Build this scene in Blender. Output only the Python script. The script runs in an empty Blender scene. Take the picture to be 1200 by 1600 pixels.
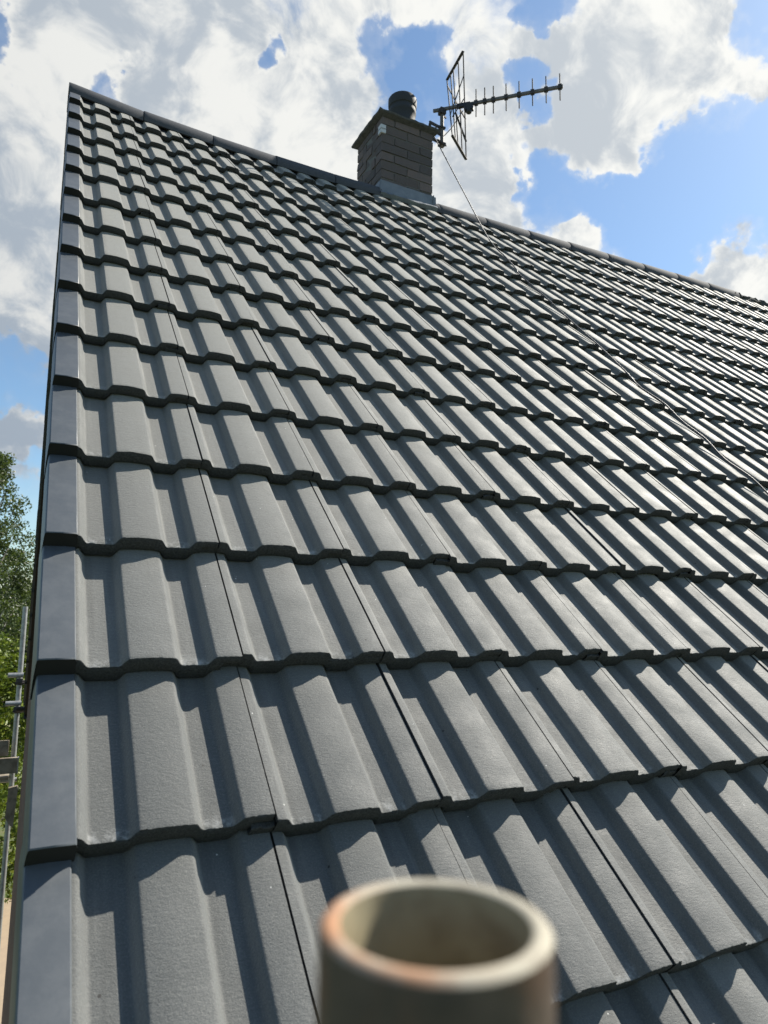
import bpy, math, random
import numpy as np
from mathutils import Vector, Matrix

sc = bpy.context.scene
R_ = math.radians
rng = np.random.default_rng(7)
random.seed(7)

# ------------------------------------------------------------------ camera
PITCH = R_(46)
CP, SP = math.cos(PITCH), math.sin(PITCH)
CAM = (-0.0800, -1.0895, 0.3265)
cam_d = bpy.data.cameras.new("camera")
cam = bpy.data.objects.new("camera", cam_d)
sc.collection.objects.link(cam)
X = Vector((0.8891291, -0.4573345, 0.0171631))
Y = -Vector((0.0768382, 0.1122054, -0.9907098))
Z = -Vector((0.4511600, 0.8821877, 0.1349058))
m = Matrix((X, Y, Z)).transposed().to_4x4()
m.translation = Vector(CAM)
cam.matrix_world = m
cam_d.sensor_fit = 'VERTICAL'
cam_d.sensor_height = 9.6
cam_d.lens = 9.6 * 1097.27 / 1600.0
cam_d.clip_start = 0.01
cam_d.clip_end = 3000
cam_d.dof.use_dof = True
cam_d.dof.focus_distance = 2.4
cam_d.dof.aperture_fstop = cam_d.lens / 3.1
sc.camera = cam

# ------------------------------------------------------------------ light
SUN = Vector((1.80, 0.289, 1.738)).normalized()
sd = bpy.data.lights.new("sun", 'SUN')
sd.energy = 5.0
sd.angle = R_(0.53)
sd.color = (1.0, 0.94, 0.83)
so = bpy.data.objects.new("sun", sd)
sc.collection.objects.link(so)
so.rotation_euler = SUN.to_track_quat('Z', 'Y').to_euler()
so.location = (20, 2, 25)

sc.view_settings.view_transform = 'Standard'
sc.view_settings.look = 'None'
sc.view_settings.gamma = 1
sc.view_settings.exposure = 0.95
sc.cycles.max_bounces = 6
sc.cycles.transparent_max_bounces = 8


# ------------------------------------------------------------------ node helpers
class NT:
    def __init__(s, tree):
        s.t = tree
        s.n = tree.nodes
        s.l = tree.links

    def new(s, typ, **kw):
        n = s.n.new(typ)
        for k, v in kw.items():
            setattr(n, k, v)
        return n

    def put(s, sock, val):
        if isinstance(val, bpy.types.NodeSocket):
            s.l.new(val, sock)
        elif isinstance(val, tuple) and sock.type == 'RGBA' and len(val) == 3:
            sock.default_value = (*val, 1)
        else:
            sock.default_value = val

    def math(s, op, a, b=0.0, c=0.0, clamp=False):
        n = s.new('ShaderNodeMath', operation=op, use_clamp=clamp)
        s.put(n.inputs[0], a)
        s.put(n.inputs[1], b)
        if op in ('MULTIPLY_ADD', 'SMOOTH_MIN', 'SMOOTH_MAX'):
            s.put(n.inputs[2], c)
        return n.outputs[0]

    def vmath(s, op, a, b=(0, 0, 0), scale=None):
        n = s.new('ShaderNodeVectorMath', operation=op)
        s.put(n.inputs[0], a)
        s.put(n.inputs[1], b)
        if scale is not None:
            s.put(n.inputs['Scale'], scale)
        return n.outputs['Value'] if op in ('DOT_PRODUCT', 'LENGTH') else n.outputs[0]

    def noise(s, vec, scale, detail=4, rough=0.55, dist=0.0, out='Fac'):
        n = s.new('ShaderNodeTexNoise')
        s.put(n.inputs['Vector'], vec)
        n.inputs['Scale'].default_value = scale
        n.inputs['Detail'].default_value = detail
        n.inputs['Roughness'].default_value = rough
        n.inputs['Distortion'].default_value = dist
        return n.outputs[out]

    def maprange(s, v, a, b, c=0.0, d=1.0, smooth=False):
        n = s.new('ShaderNodeMapRange')
        if smooth:
            n.interpolation_type = 'SMOOTHSTEP'
        s.put(n.inputs[0], v)
        for i, q in enumerate((a, b, c, d)):
            s.put(n.inputs[1 + i], q)
        return n.outputs[0]

    def mix(s, f, a, b, mode='MIX'):
        n = s.new('ShaderNodeMix', data_type='RGBA', blend_type=mode)
        s.put(n.inputs[0], f)
        s.put(n.inputs[6], a)
        s.put(n.inputs[7], b)
        return n.outputs[2]

    def attr(s, name, out='Fac'):
        n = s.new('ShaderNodeAttribute', attribute_name=name)
        return n.outputs[out]

    def bump(s, h, strength=0.5, dist=0.001, normal=None):
        n = s.new('ShaderNodeBump')
        n.inputs['Strength'].default_value = strength
        n.inputs['Distance'].default_value = dist
        s.put(n.inputs['Height'], h)
        if normal is not None:
            s.put(n.inputs['Normal'], normal)
        return n.outputs[0]


def mat(name):
    mt = bpy.data.materials.new(name)
    mt.use_nodes = True
    t = NT(mt.node_tree)
    b = mt.node_tree.nodes['Principled BSDF']
    return mt, t, b


def objco(t):
    return t.new('ShaderNodeTexCoord').outputs['Object']


# ------------------------------------------------------------------ world: sky and clouds by direction
world = bpy.data.worlds.new("World")
sc.world = world
world.use_nodes = True
wt = NT(world.node_tree)
bg = world.node_tree.nodes['Background']
sky = wt.new('ShaderNodeTexSky', sky_type='NISHITA')
sky.sun_disc = False
sky.sun_elevation = math.asin(SUN.z)
sky.sun_rotation = math.atan2(SUN.x, SUN.y)
sky.air_density = 1.0
sky.dust_density = 0.5
sky.ozone_density = 1.5
D = wt.vmath('NORMALIZE', wt.new('ShaderNodeTexCoord').outputs['Generated'])
# world direction (azimuth from +Y towards +X, elevation) in degrees, radius in degrees, weight
BLOBS = [
    (-0.0285, 0.7992, 0.6004, 16.9, 1.10),
    (0.1537, 0.7698, 0.6195, 18.3, 0.95),
    (-0.0249, 0.9164, 0.3994, 15.2, 1.10),
    (0.2790, 0.7756, 0.5662, 10.9, 0.90),
    (0.3904, 0.6218, 0.6789, 8.4, 0.90),
    (0.4713, 0.6597, 0.5854, 4.3, 1.10),
    (0.4438, 0.7201, 0.5334, 5.0, 1.00),
    (0.5609, 0.5544, 0.6148, 7.2, 1.20),
    (0.5617, 0.5997, 0.5700, 4.2, 1.00),
    (0.5909, 0.5656, 0.5753, 4.5, 0.70),
    (0.5766, 0.5006, 0.6457, 5.6, 0.80),
    (0.6522, 0.4629, 0.6004, 4.4, 1.20),
    (0.6558, 0.4332, 0.6183, 2.8, 0.80),
    (0.4810, 0.7017, 0.5256, 5.5, 1.10),
    (0.5668, 0.6671, 0.4834, 4.3, 1.50),
    (0.6337, 0.6232, 0.4582, 3.6, 1.50),
    (0.7692, 0.5065, 0.3895, 5.1, 2.20),
    (0.7382, 0.5584, 0.3786, 3.0, 1.00),
    (-0.0146, 0.9628, 0.2697, 4.9, 0.70),
    (-0.0169, 0.9782, 0.2070, 4.4, 0.70),
    (0.3390, 0.6834, 0.6466, 3.5, -1.55),
    (0.3816, 0.6725, 0.6342, 2.9, -1.40),
    (0.6972, 0.5110, 0.5028, 8.8, -1.70),
    (0.5638, 0.6380, 0.5244, 4.0, -1.40),
    (0.5074, 0.6051, 0.6135, 2.1, -1.30),
    (0.6515, 0.4143, 0.6355, 2.1, -1.00),
    (-0.0571, 0.7911, 0.6090, 2.1, -1.60),
    (0.0515, 0.8003, 0.5975, 1.8, -1.45),
    (0.2136, 0.7176, 0.6628, 1.7, -1.45),
    (-0.0370, 0.9578, 0.2850, 3.0, -1.80),
    (0.0059, 0.9810, 0.1938, 2.5, -1.20),
    (0.4917, 0.5513, 0.6740, 1.9, -1.20),
    (0.6630, 0.5664, 0.4895, 5.1, -1.00),
]
BASE = 0.0
def wv(sc_, amp, det):
    return wt.vmath('SCALE', wt.vmath('SUBTRACT', wt.noise(D, sc_, det, 0.6, out='Color'), (0.5, 0.5, 0.5)), scale=amp)
Dw = wt.vmath('NORMALIZE', wt.vmath('ADD', D, wt.vmath('ADD', wv(6.0, 0.16, 3), wt.vmath('ADD', wv(17.0, 0.10, 3), wv(55.0, 0.035, 4)))))
F = None
for (dx, dy, dz, rad, wgt) in BLOBS:
    dp = wt.vmath('DOT_PRODUCT', Dw, (dx, dy, dz))
    v = wt.maprange(dp, math.cos(R_(rad)), math.cos(R_(rad * 0.25)), 0.0, wgt, smooth=True)
    F = v if F is None else wt.math('ADD', F, v)
F = wt.math('ADD', F if F is not None else 0.0, BASE)
Ds = wt.vmath('ADD', D, wv(4.0, 0.22, 2))
n1 = wt.noise(Ds, 9.0, 12, 0.60, 0.0)
nS = wt.noise(wt.vmath('ADD', Ds, tuple(SUN * 0.022)), 9.0, 9, 0.56, 0.0)
nL = wt.noise(wt.vmath('ADD', Ds, tuple(SUN * 0.075)), 4.0, 4, 0.5, 0.0)
nM = wt.noise(Ds, 4.0, 4, 0.5, 0.0)
dens = wt.math('ADD', F, wt.math('MULTIPLY', wt.math('SUBTRACT', n1, 0.5), 2.5))
dens = wt.math('ADD', dens, wt.math('MULTIPLY', wt.math('SUBTRACT', wt.noise(Ds, 38.0, 6, 0.7), 0.5), 0.55))
alpha = wt.maprange(dens, 0.12, 1.05, 0.0, 1.0, smooth=True)
veil = wt.maprange(dens, -0.5, 0.8, 0.0, 0.24, smooth=True)
alpha = wt.math('MAXIMUM', alpha, veil)
# billows: bright where the cloud thins towards the sun, grey behind
relief = wt.math('ADD', wt.math('MULTIPLY', wt.math('SUBTRACT', n1, nS), 4.2), wt.math('MULTIPLY', wt.math('SUBTRACT', nM, nL), 3.0))
body = wt.math('MULTIPLY', wt.math('SUBTRACT', wt.noise(Ds, 2.6, 5, 0.5), 0.5), 2.6)
lum = wt.math('ADD', wt.math('ADD', relief, body), wt.math('ADD', 0.58, wt.math('MULTIPLY', wt.maprange(wt.vmath('DOT_PRODUCT', D, tuple(SUN)), 0.3, 0.8), 0.42)))
lum = wt.math('SUBTRACT', lum, wt.maprange(dens, 0.7, 2.2, 0.0, 0.45))
lum = wt.maprange(lum, 0.0, 1.0, 0.0, 1.0, smooth=True)
sdot = wt.vmath('DOT_PRODUCT', D, tuple(SUN))
sunny = wt.maprange(sdot, 0.1, 0.9, 0.0, 1.0)
white = wt.mix(sunny, (0.355, 0.362, 0.36), (0.51, 0.51, 0.49))
grey = wt.mix(sunny, (0.165, 0.20, 0.245), (0.30, 0.325, 0.35))
ccol = wt.mix(lum, grey, white)
skyc = wt.mix(1.0, sky.outputs[0], (0.085, 0.085, 0.085), 'MULTIPLY')
skyc = wt.mix(1.0, skyc, (0.80, 0.92, 0.96), 'MULTIPLY')
out = wt.mix(alpha, skyc, ccol)
wt.put(bg.inputs[0], out)
bg.inputs[1].default_value = 1.0


# ------------------------------------------------------------------ object helpers
def link(name, me, parent=None, label=None, cat=None, group=None, kind=None, mats=()):
    o = bpy.data.objects.new(name, me)
    sc.collection.objects.link(o)
    if parent is not None:
        o.parent = parent
    for k in mats:
        me.materials.append(k)
    if label: o['label'] = label
    if cat: o['category'] = cat
    if group: o['group'] = group
    if kind: o['kind'] = kind
    return o


def empty(name, label, cat, group=None, loc=(0, 0, 0)):
    e = link(name, None, None, label, cat, group)
    e.empty_display_size = 0.1
    e.location = loc
    return e


class MB:
    """collects vertices and faces into one mesh"""
    def __init__(s):
        s.v = []
        s.f = []
        s.mi = []
        s.at = []
        s.n = 0

    def add(s, verts, faces, mi=0, tone=0.5):
        s.v.append(np.asarray(verts, float).reshape(-1, 3))
        faces = [tuple(int(q) + s.n for q in f) for f in faces]
        s.f += faces
        s.mi += [mi] * len(faces)
        s.at.append(np.full(len(verts), tone))
        s.n += len(verts)

    def box(s, c, size, rot=None, mi=0, tone=0.5, jit=0.0):
        c = np.array(c, float)
        h = np.array(size, float) / 2
        q = np.array([[x, y, z] for x in (-1, 1) for y in (-1, 1) for z in (-1, 1)], float) * h
        if jit: q += rng.normal(0, jit, q.shape)
        if rot is not None: q = q @ np.array(rot.to_matrix() if hasattr(rot, 'to_matrix') else rot).T
        s.add(q + c, [(0, 1, 3, 2), (4, 6, 7, 5), (0, 4, 5, 1), (2, 3, 7, 6), (0, 2, 6, 4), (1, 5, 7, 3)], mi, tone)

    def bar(s, a, b, w, t=None, mi=0, up=(0, 0, 1)):
        a = Vector(a); b = Vector(b); t = t or w
        d = (b - a).normalized()
        x = d.cross(Vector(up))
        if x.length < 1e-3: x = d.cross(Vector((1, 0, 0)))
        x.normalize(); y = x.cross(d)
        v = []
        for p in (a, b):
            for (i, j) in ((-1, -1), (1, -1), (1, 1), (-1, 1)):
                v.append(p + x * i * w / 2 + y * j * t / 2)
        s.add([tuple(q) for q in v], [(0, 3, 2, 1), (4, 5, 6, 7), (0, 1, 5, 4), (1, 2, 6, 5), (2, 3, 7, 6), (3, 0, 4, 7)], mi)

    def tube(s, pts, r, seg=12, cap=True, mi=0, tone=0.5):
        pts = [Vector(p) for p in pts]
        rr = r if isinstance(r, (list, tuple)) else [r] * len(pts)
        v = []; f = []
        pu = None
        for i, p in enumerate(pts):
            d = (pts[min(i + 1, len(pts) - 1)] - pts[max(i - 1, 0)]).normalized()
            if pu is None:
                pu = d.orthogonal().normalized()
            pu = (pu - d * pu.dot(d)).normalized()
            w = d.cross(pu)
            for k in range(seg):
                a = 2 * math.pi * k / seg
                v.append(p + (pu * math.cos(a) + w * math.sin(a)) * rr[i])
        for i in range(len(pts) - 1):
            for k in range(seg):
                a = i * seg + k; b = i * seg + (k + 1) % seg
                f.append((a, b, b + seg, a + seg))
        if cap:
            f.append(tuple(reversed(range(seg))))
            f.append(tuple(range((len(pts) - 1) * seg, len(pts) * seg)))
        s.add([tuple(q) for q in v], f, mi, tone)

    def lathe(s, c, prof, seg=40, mi=0, closed=False):
        v = []; f = []
        for (r, z) in prof:
            for k in range(seg):
                a = 2 * math.pi * k / seg
                v.append((c[0] + r * math.cos(a), c[1] + r * math.sin(a), c[2] + z))
        n = len(prof)
        for i in range(n if closed else n - 1):
            for k in range(seg):
                a = i * seg + k; b = i * seg + (k + 1) % seg
                j = (i + 1) % n
                f.append((a, b, j * seg + (k + 1) % seg, j * seg + k))
        s.add(v, f, mi)

    def build(s, name, mats, parent=None, smooth=None, **kw):
        me = bpy.data.meshes.new(name)
        v = np.concatenate(s.v)
        me.from_pydata(v.tolist(), [], s.f)
        if not isinstance(mats, (list, tuple)): mats = [mats]
        a = me.attributes.new('tone', 'FLOAT', 'POINT')
        a.data.foreach_set('value', np.concatenate(s.at).astype(np.float32))
        o = link(name, me, parent, mats=mats, **kw)
        me.polygons.foreach_set('material_index', s.mi)
        if smooth is not None:
            me.polygons.foreach_set('use_smooth', [True] * len(s.f))
            me.set_sharp_from_angle(angle=R_(smooth))
        me.update()
        return o


# ------------------------------------------------------------------ materials
def m_tile():
    mt, t, b = mat('concrete_tile')
    co = objco(t)
    uv = t.attr('tuv', 'Vector')
    sx = t.new('ShaderNodeSeparateXYZ'); t.put(sx.inputs[0], uv)
    tone = t.attr('tone')
    big = t.noise(co, 1.1, 3, 0.5)
    mid = t.noise(co, 14, 5, 0.6)
    fine = t.noise(co, 420, 3, 0.7)
    c = t.mix(tone, (0.078, 0.084, 0.084), (0.128, 0.133, 0.129))
    c = t.mix(t.maprange(mid, 0.38, 0.66, 0, 0.7), c, (0.080, 0.086, 0.086))
    c = t.mix(t.maprange(big, 0.35, 0.7, 0, 0.25), c, (0.150, 0.153, 0.145))
    c = t.mix(t.maprange(fine, 0.52, 0.72, 0, 0.45), c, (0.25, 0.25, 0.23))
    c = t.mix(t.maprange(fine, 0.46, 0.28, 0, 0.7), c, (0.05, 0.052, 0.055))
    sl = t.vmath('DOT_PRODUCT', co, (0, CP, SP)); so_ = t.new('ShaderNodeSeparateXYZ'); t.put(so_.inputs[0], co)
    cs = t.new('ShaderNodeCombineXYZ'); t.put(cs.inputs[0], t.math('MULTIPLY', so_.outputs[0], 55.0)); t.put(cs.inputs[1], t.math('MULTIPLY', sl, 3.0))
    stn = t.noise(cs.outputs[0], 1.0, 5, 0.6)
    pan = t.maprange(sx.outputs[2], 1.0, 0.0, 0.35, 1.0)
    c = t.mix(t.math('MULTIPLY', pan, t.maprange(stn, 0.48, 0.72, 0, 0.65)), c, (0.060, 0.064, 0.064))
    c = t.mix(t.math('MULTIPLY', pan, t.maprange(stn, 0.42, 0.25, 0, 0.5)), c, (0.19, 0.19, 0.175))
    # pale lime bloom that collects in the pan just above the nose
    bl = t.math('MULTIPLY', t.maprange(sx.outputs[1], 0.035, 0.002, 0, 1, True), t.maprange(sx.outputs[2], 0.35, 0.0, 0, 1, True))
    bl = t.math('MULTIPLY', bl, t.maprange(t.noise(co, 60, 4, 0.7), 0.46, 0.68, 0, 1))
    c = t.mix(t.math('MULTIPLY', bl, 0.75), c, (0.42, 0.42, 0.41))
    # pale scuffs, also painting in arcs of reflected light
    scf = t.maprange(t.noise(t.vmath('MULTIPLY', co, (1, 1, 1)), 22, 6, 0.75, 1.8), 0.64, 0.72, 0, 0.32)
    c = t.mix(scf, c, (0.24, 0.24, 0.235))
    # sparse mica specks and dark grit
    vo = t.new('ShaderNodeTexVoronoi', feature='F1'); t.put(vo.inputs['Vector'], co); vo.inputs['Scale'].default_value = 62
    pick = t.math('LESS_THAN', t.math('FRACT', t.math('MULTIPLY', t.vmath('DOT_PRODUCT', vo.outputs['Color'], (1, 1, 1)), 7.7)), 0.045)
    dot = t.math('MULTIPLY', pick, t.math('LESS_THAN', vo.outputs['Distance'], 0.075))
    c = t.mix(dot, c, (0.75, 0.74, 0.70))
    vo2 = t.new('ShaderNodeTexVoronoi', feature='F1'); t.put(vo2.inputs['Vector'], co); vo2.inputs['Scale'].default_value = 38
    pick2 = t.math('LESS_THAN', t.math('FRACT', t.math('MULTIPLY', t.vmath('DOT_PRODUCT', vo2.outputs['Color'], (1, 1, 1)), 5.1)), 0.05)
    dot2 = t.math('MULTIPLY', pick2, t.math('LESS_THAN', vo2.outputs['Distance'], 0.09))
    c = t.mix(dot2, c, (0.02, 0.02, 0.02))
    t.put(b.inputs['Base Color'], c)
    t.put(b.inputs['Roughness'], t.maprange(mid, 0.3, 0.7, 0.62, 0.78))
    b.inputs['Specular IOR Level'].default_value = 0.35
    b.inputs['Sheen Weight'].default_value = 0.33
    b.inputs['Sheen Roughness'].default_value = 0.55
    b.inputs['Sheen Tint'].default_value = (1.0, 0.98, 0.92, 1)
    b.inputs['Diffuse Roughness'].default_value = 0.6
    wv = t.noise(t.vmath('MULTIPLY', co, (1, 2.5, 2.5)), 95, 4, 0.6, 0.6)
    h = t.math('ADD', t.math('MULTIPLY', fine, 0.55), t.math('MULTIPLY', wv, 0.9))
    t.put(b.inputs['Normal'], t.bump(h, 0.8, 0.0016))
    return mt


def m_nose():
    mt, t, b = mat('rough_shaded_tile_edge')
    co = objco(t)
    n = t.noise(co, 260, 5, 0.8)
    c = t.mix(t.maprange(n, 0.35, 0.7), (0.024, 0.026, 0.029), (0.090, 0.093, 0.096))  # shade on the noses painted in as a darker concrete colour
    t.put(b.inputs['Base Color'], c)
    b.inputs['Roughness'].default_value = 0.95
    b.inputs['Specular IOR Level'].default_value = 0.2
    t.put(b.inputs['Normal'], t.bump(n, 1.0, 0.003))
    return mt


def m_simple(name, col, rough=0.6, metal=0.0, nscale=30, namt=0.25, col2=None, bump=0.0, bdist=0.001, spec=0.5):
    mt, t, b = mat(name)
    co = objco(t)
    n = t.noise(co, nscale, 5, 0.65)
    c2 = col2 or tuple(q * 0.55 for q in col)
    t.put(b.inputs['Base Color'], t.mix(t.maprange(n, 0.35, 0.7, 0, namt * 2, True), col, c2))
    b.inputs['Roughness'].default_value = rough
    b.inputs['Metallic'].default_value = metal
    b.inputs['Specular IOR Level'].default_value = spec
    if bump: t.put(b.inputs['Normal'], t.bump(n, bump, bdist))
    return mt


def m_brick_attr():
    mt, t, b = mat('weathered_brick')
    co = objco(t)
    tone = t.attr('tone')
    n = t.noise(co, 35, 5, 0.7)
    f = t.noise(co, 160, 4, 0.7)
    c = t.mix(tone, (0.082, 0.068, 0.066), (0.160, 0.122, 0.112))
    c = t.mix(t.maprange(n, 0.45, 0.75, 0, 0.7), c, (0.085, 0.088, 0.09))
    c = t.mix(t.maprange(f, 0.62, 0.75, 0, 0.5), c, (0.26, 0.25, 0.23))
    t.put(b.inputs['Base Color'], c)
    b.inputs['Roughness'].default_value = 0.92
    t.put(b.inputs['Normal'], t.bump(t.math('ADD', n, f), 0.9, 0.004))
    return mt


def m_wall():
    mt, t, b = mat('gable_brickwork')
    co = objco(t)
    sx = t.new('ShaderNodeSeparateXYZ'); t.put(sx.inputs[0], co)
    cb = t.new('ShaderNodeCombineXYZ')
    t.put(cb.inputs[0], t.math('ADD', sx.outputs[1], sx.outputs[0])); t.put(cb.inputs[1], sx.outputs[2])
    br = t.new('ShaderNodeTexBrick')
    t.put(br.inputs['Vector'], cb.outputs[0])
    br.inputs['Scale'].default_value = 1.0
    br.inputs['Brick Width'].default_value = 0.225
    br.inputs['Row Height'].default_value = 0.075
    br.inputs['Mortar Size'].default_value = 0.006
    t.put(br.inputs['Color1'], (0.10, 0.045, 0.03)); t.put(br.inputs['Color2'], (0.15, 0.07, 0.045)); t.put(br.inputs['Mortar'], (0.14, 0.13, 0.115))
    t.put(b.inputs['Base Color'], t.mix(t.maprange(t.noise(co, 12, 5, 0.6), 0.4, 0.7, 0, 0.5), br.outputs[0], (0.1, 0.06, 0.045)))
    b.inputs['Roughness'].default_value = 0.9
    return mt


def m_leaf(name, c1, c2, c3):
    mt, t, b = mat(name)
    tone = t.attr('tone')
    c = t.mix(t.maprange(tone, 0, 0.6), c1, c2)
    c = t.mix(t.maprange(tone, 0.6, 1.0), c, c3)
    t.put(b.inputs['Base Color'], c)
    b.inputs['Roughness'].default_value = 0.45
    b.inputs['Specular IOR Level'].default_value = 0.35
    tr = t.new('ShaderNodeBsdfTranslucent'); t.put(tr.inputs[0], t.mix(0.5, c, (0.14, 0.20, 0.02)))
    ms = t.new('ShaderNodeMixShader'); ms.inputs[0].default_value = 0.3
    t.l.new(b.outputs[0], ms.inputs[1]); t.l.new(tr.outputs[0], ms.inputs[2])
    t.l.new(ms.outputs[0], mt.node_tree.nodes['Material Output'].inputs[0])
    return mt


def m_lead():
    mt, t, b = mat('lead_sheet')
    co = objco(t)
    n = t.noise(co, 9, 5, 0.6)
    t.put(b.inputs['Base Color'], t.mix(t.maprange(n, 0.35, 0.7), (0.12, 0.14, 0.165), (0.19, 0.21, 0.235)))
    b.inputs['Roughness'].default_value = 0.5
    t.put(b.inputs['Normal'], t.bump(n, 0.5, 0.01))
    return mt


def m_pipe():
    mt, t, b = mat('worn_galvanised_tube')
    co = objco(t)
    n = t.noise(co, 55, 5, 0.65)
    n2 = t.noise(co, 28, 4, 0.6, 0.5)
    c = t.mix(t.maprange(n, 0.35, 0.65), (0.115, 0.082, 0.062), (0.060, 0.045, 0.036))
    c = t.mix(t.maprange(n2, 0.52, 0.72, 0, 0.55, True), c, (0.20, 0.085, 0.04))
    t.put(b.inputs['Base Color'], c)
    b.inputs['Roughness'].default_value = 0.6
    b.inputs['Metallic'].default_value = 0.2
    t.put(b.inputs['Normal'], t.bump(n, 0.4, 0.0015))
    return mt


def m_pipe_rim():
    mt, t, b = mat('cut_tube_rim')
    co = objco(t)
    n = t.noise(co, 45, 3, 0.6)
    sxx = t.new('ShaderNodeSeparateXYZ'); t.put(sxx.inputs[0], co)
    left = t.maprange(sxx.outputs[0], 0.004, -0.020, 0, 1, True)
    c = t.mix(t.math('MULTIPLY', left, t.maprange(n, 0.36, 0.56, 0.2, 1, True)), (0.36, 0.33, 0.26), (0.33, 0.17, 0.09))
    c = t.mix(t.maprange(t.noise(co, 120, 4, 0.6), 0.5, 0.7, 0, 0.5), c, (0.16, 0.13, 0.10))
    t.put(b.inputs['Base Color'], c)
    b.inputs['Roughness'].default_value = 0.85
    return mt


M = dict(
    tile=m_tile(), nose=m_nose(), brick=m_brick_attr(), wall=m_wall(), lead=m_lead(), pipe=m_pipe(), rim=m_pipe_rim(),
    inner=m_simple('dusty_tube_bore', (0.30, 0.26, 0.16), 0.9, 0, 50, 0.5, (0.17, 0.13, 0.07)),
    cap=m_simple('dark_plastic_verge', (0.066, 0.076, 0.087), 0.5, 0, 24, 0.4, (0.092, 0.101, 0.110), 0.25, 0.0015),
    ridge=m_simple('ridge_tile_concrete', (0.075, 0.078, 0.086), 0.9, 0, 40, 0.3, (0.05, 0.055, 0.065), 0.4, 0.002, 0.2),
    mortar=m_simple('grey_mortar', (0.15, 0.145, 0.135), 0.95, 0, 60, 0.4, (0.10, 0.10, 0.095), 0.8, 0.004),
    moss=m_simple('lumpy_old_mortar', (0.085, 0.085, 0.075), 0.95, 0, 30, 0.5, (0.035, 0.035, 0.03), 1.0, 0.01),
    dark=m_simple('black_shade_fill', (0.012, 0.012, 0.013), 0.9, 0, 20, 0.2),  # near-black colour standing in for deep shade
    barge=m_simple('dark_bargeboard', (0.018, 0.015, 0.013), 0.7, 0, 18, 0.3, (0.05, 0.028, 0.018)),
    cowl=m_simple('sooty_clay_pot', (0.030, 0.032, 0.035), 0.75, 0, 22, 0.4, (0.028, 0.028, 0.03), 0.4, 0.004),
    cement=m_simple('chimney_cap_cement', (0.085, 0.082, 0.076), 0.95, 0, 40, 0.5, (0.05, 0.05, 0.047), 0.9, 0.006),
    alu=m_simple('weathered_aluminium', (0.17, 0.155, 0.14), 0.6, 0.3, 60, 0.4, (0.09, 0.08, 0.075)),
    steel=m_simple('dull_antenna_steel', (0.050, 0.045, 0.045), 0.75, 0.0, 60, 0.4, (0.03, 0.026, 0.026)),
    blackp=m_simple('black_plastic', (0.018, 0.018, 0.02), 0.5, 0, 60, 0.2),
    whitep=m_simple('white_plastic', (0.55, 0.56, 0.57), 0.5, 0, 60, 0.2),
    cable=m_simple('grey_coaxial_sheath', (0.07, 0.07, 0.075), 0.5, 0, 10, 0.2, spec=0.4),
    galv=m_simple('galvanised_tube', (0.36, 0.37, 0.37), 0.45, 0.5, 25, 0.4, (0.22, 0.22, 0.22)),
    wood=m_simple('weathered_scaffold_timber', (0.26, 0.22, 0.165), 0.9, 0, 12, 0.5, (0.14, 0.115, 0.08), 0.4, 0.003),
    woodp=m_simple('pale_timber', (0.44, 0.33, 0.21), 0.9, 0, 12, 0.4, (0.30, 0.21, 0.13), 0.4, 0.003),
    bark=m_simple('birch_bark', (0.34, 0.32, 0.29), 0.8, 0, 8, 0.5, (0.07, 0.06, 0.05)),
    bark2=m_simple('brown_bark', (0.09, 0.07, 0.05), 0.9, 0, 12, 0.5),
    leaf1=m_leaf('birch_leaves', (0.030, 0.048, 0.016), (0.060, 0.085, 0.030), (0.105, 0.13, 0.055)),
    leaf2=m_leaf('yellow_green_leaves', (0.050, 0.085, 0.010), (0.120, 0.165, 0.016), (0.23, 0.24, 0.03)),
    leaf3=m_leaf('dark_leaves', (0.018, 0.032, 0.010), (0.035, 0.055, 0.018), (0.06, 0.085, 0.03)),
    grass=m_simple('lawn', (0.06, 0.09, 0.025), 0.9, 0, 3, 0.5, (0.10, 0.10, 0.04), 0.5, 0.02),
    paving=m_simple('sandy_paving', (0.30, 0.23, 0.155), 0.9, 0, 6, 0.4, (0.26, 0.20, 0.14), 0.3, 0.01),
)

# ------------------------------------------------------------------ roof plane
def W(p):
    p = np.asarray(p, float)
    return np.stack([p[..., 0], p[..., 1] * CP - p[..., 2] * SP, p[..., 1] * SP + p[..., 2] * CP], -1)


_su = [-0.2, 0.0, 0.4, 0.9, 1.6, 2.6, 4.0, 5.3, 6.0, 9.0]
_ss = [0.02, 0.015, -0.01, -0.022, -0.024, 0.0, 0.027, 0.055, 0.07, 0.09]


def sag(u, v):
    return np.interp(u, _su, _ss) * (np.clip(v, 0, 6) / 4.7) ** 2


def roof(u, v, w):
    u, v, w = np.broadcast_arrays(*[np.asarray(q, float) for q in (u, v, w)])
    return W(np.stack([u, v, w + sag(u, v)], -1))


VC = [-0.968, -0.645, -0.323, 0.0, 0.322, 0.640, 0.952, 1.265, 1.572, 1.884, 2.198, 2.521, 2.849, 3.186, 3.508, 3.851, 4.197, 4.549, 4.89]
YR, ZR, RR = 3.425, 3.432, 0.100      # ridge axis and radius
T = 0.032
TC = [.043, .043, .043, .043, .042, .037, .034, .032] + [.031] * 12      # nose thickness, course by course
SHEAR = 0.021                          # the rear half is a little out of square
UEND = 9.0

_pu = np.array([0, .018, .0295, .0835, .0945, .1775, .1885, .2365, .2475, .300])
_pf = np.array([1, 1, 0, 0, 1, 1, 0, 0, 1, 1.0])


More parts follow.
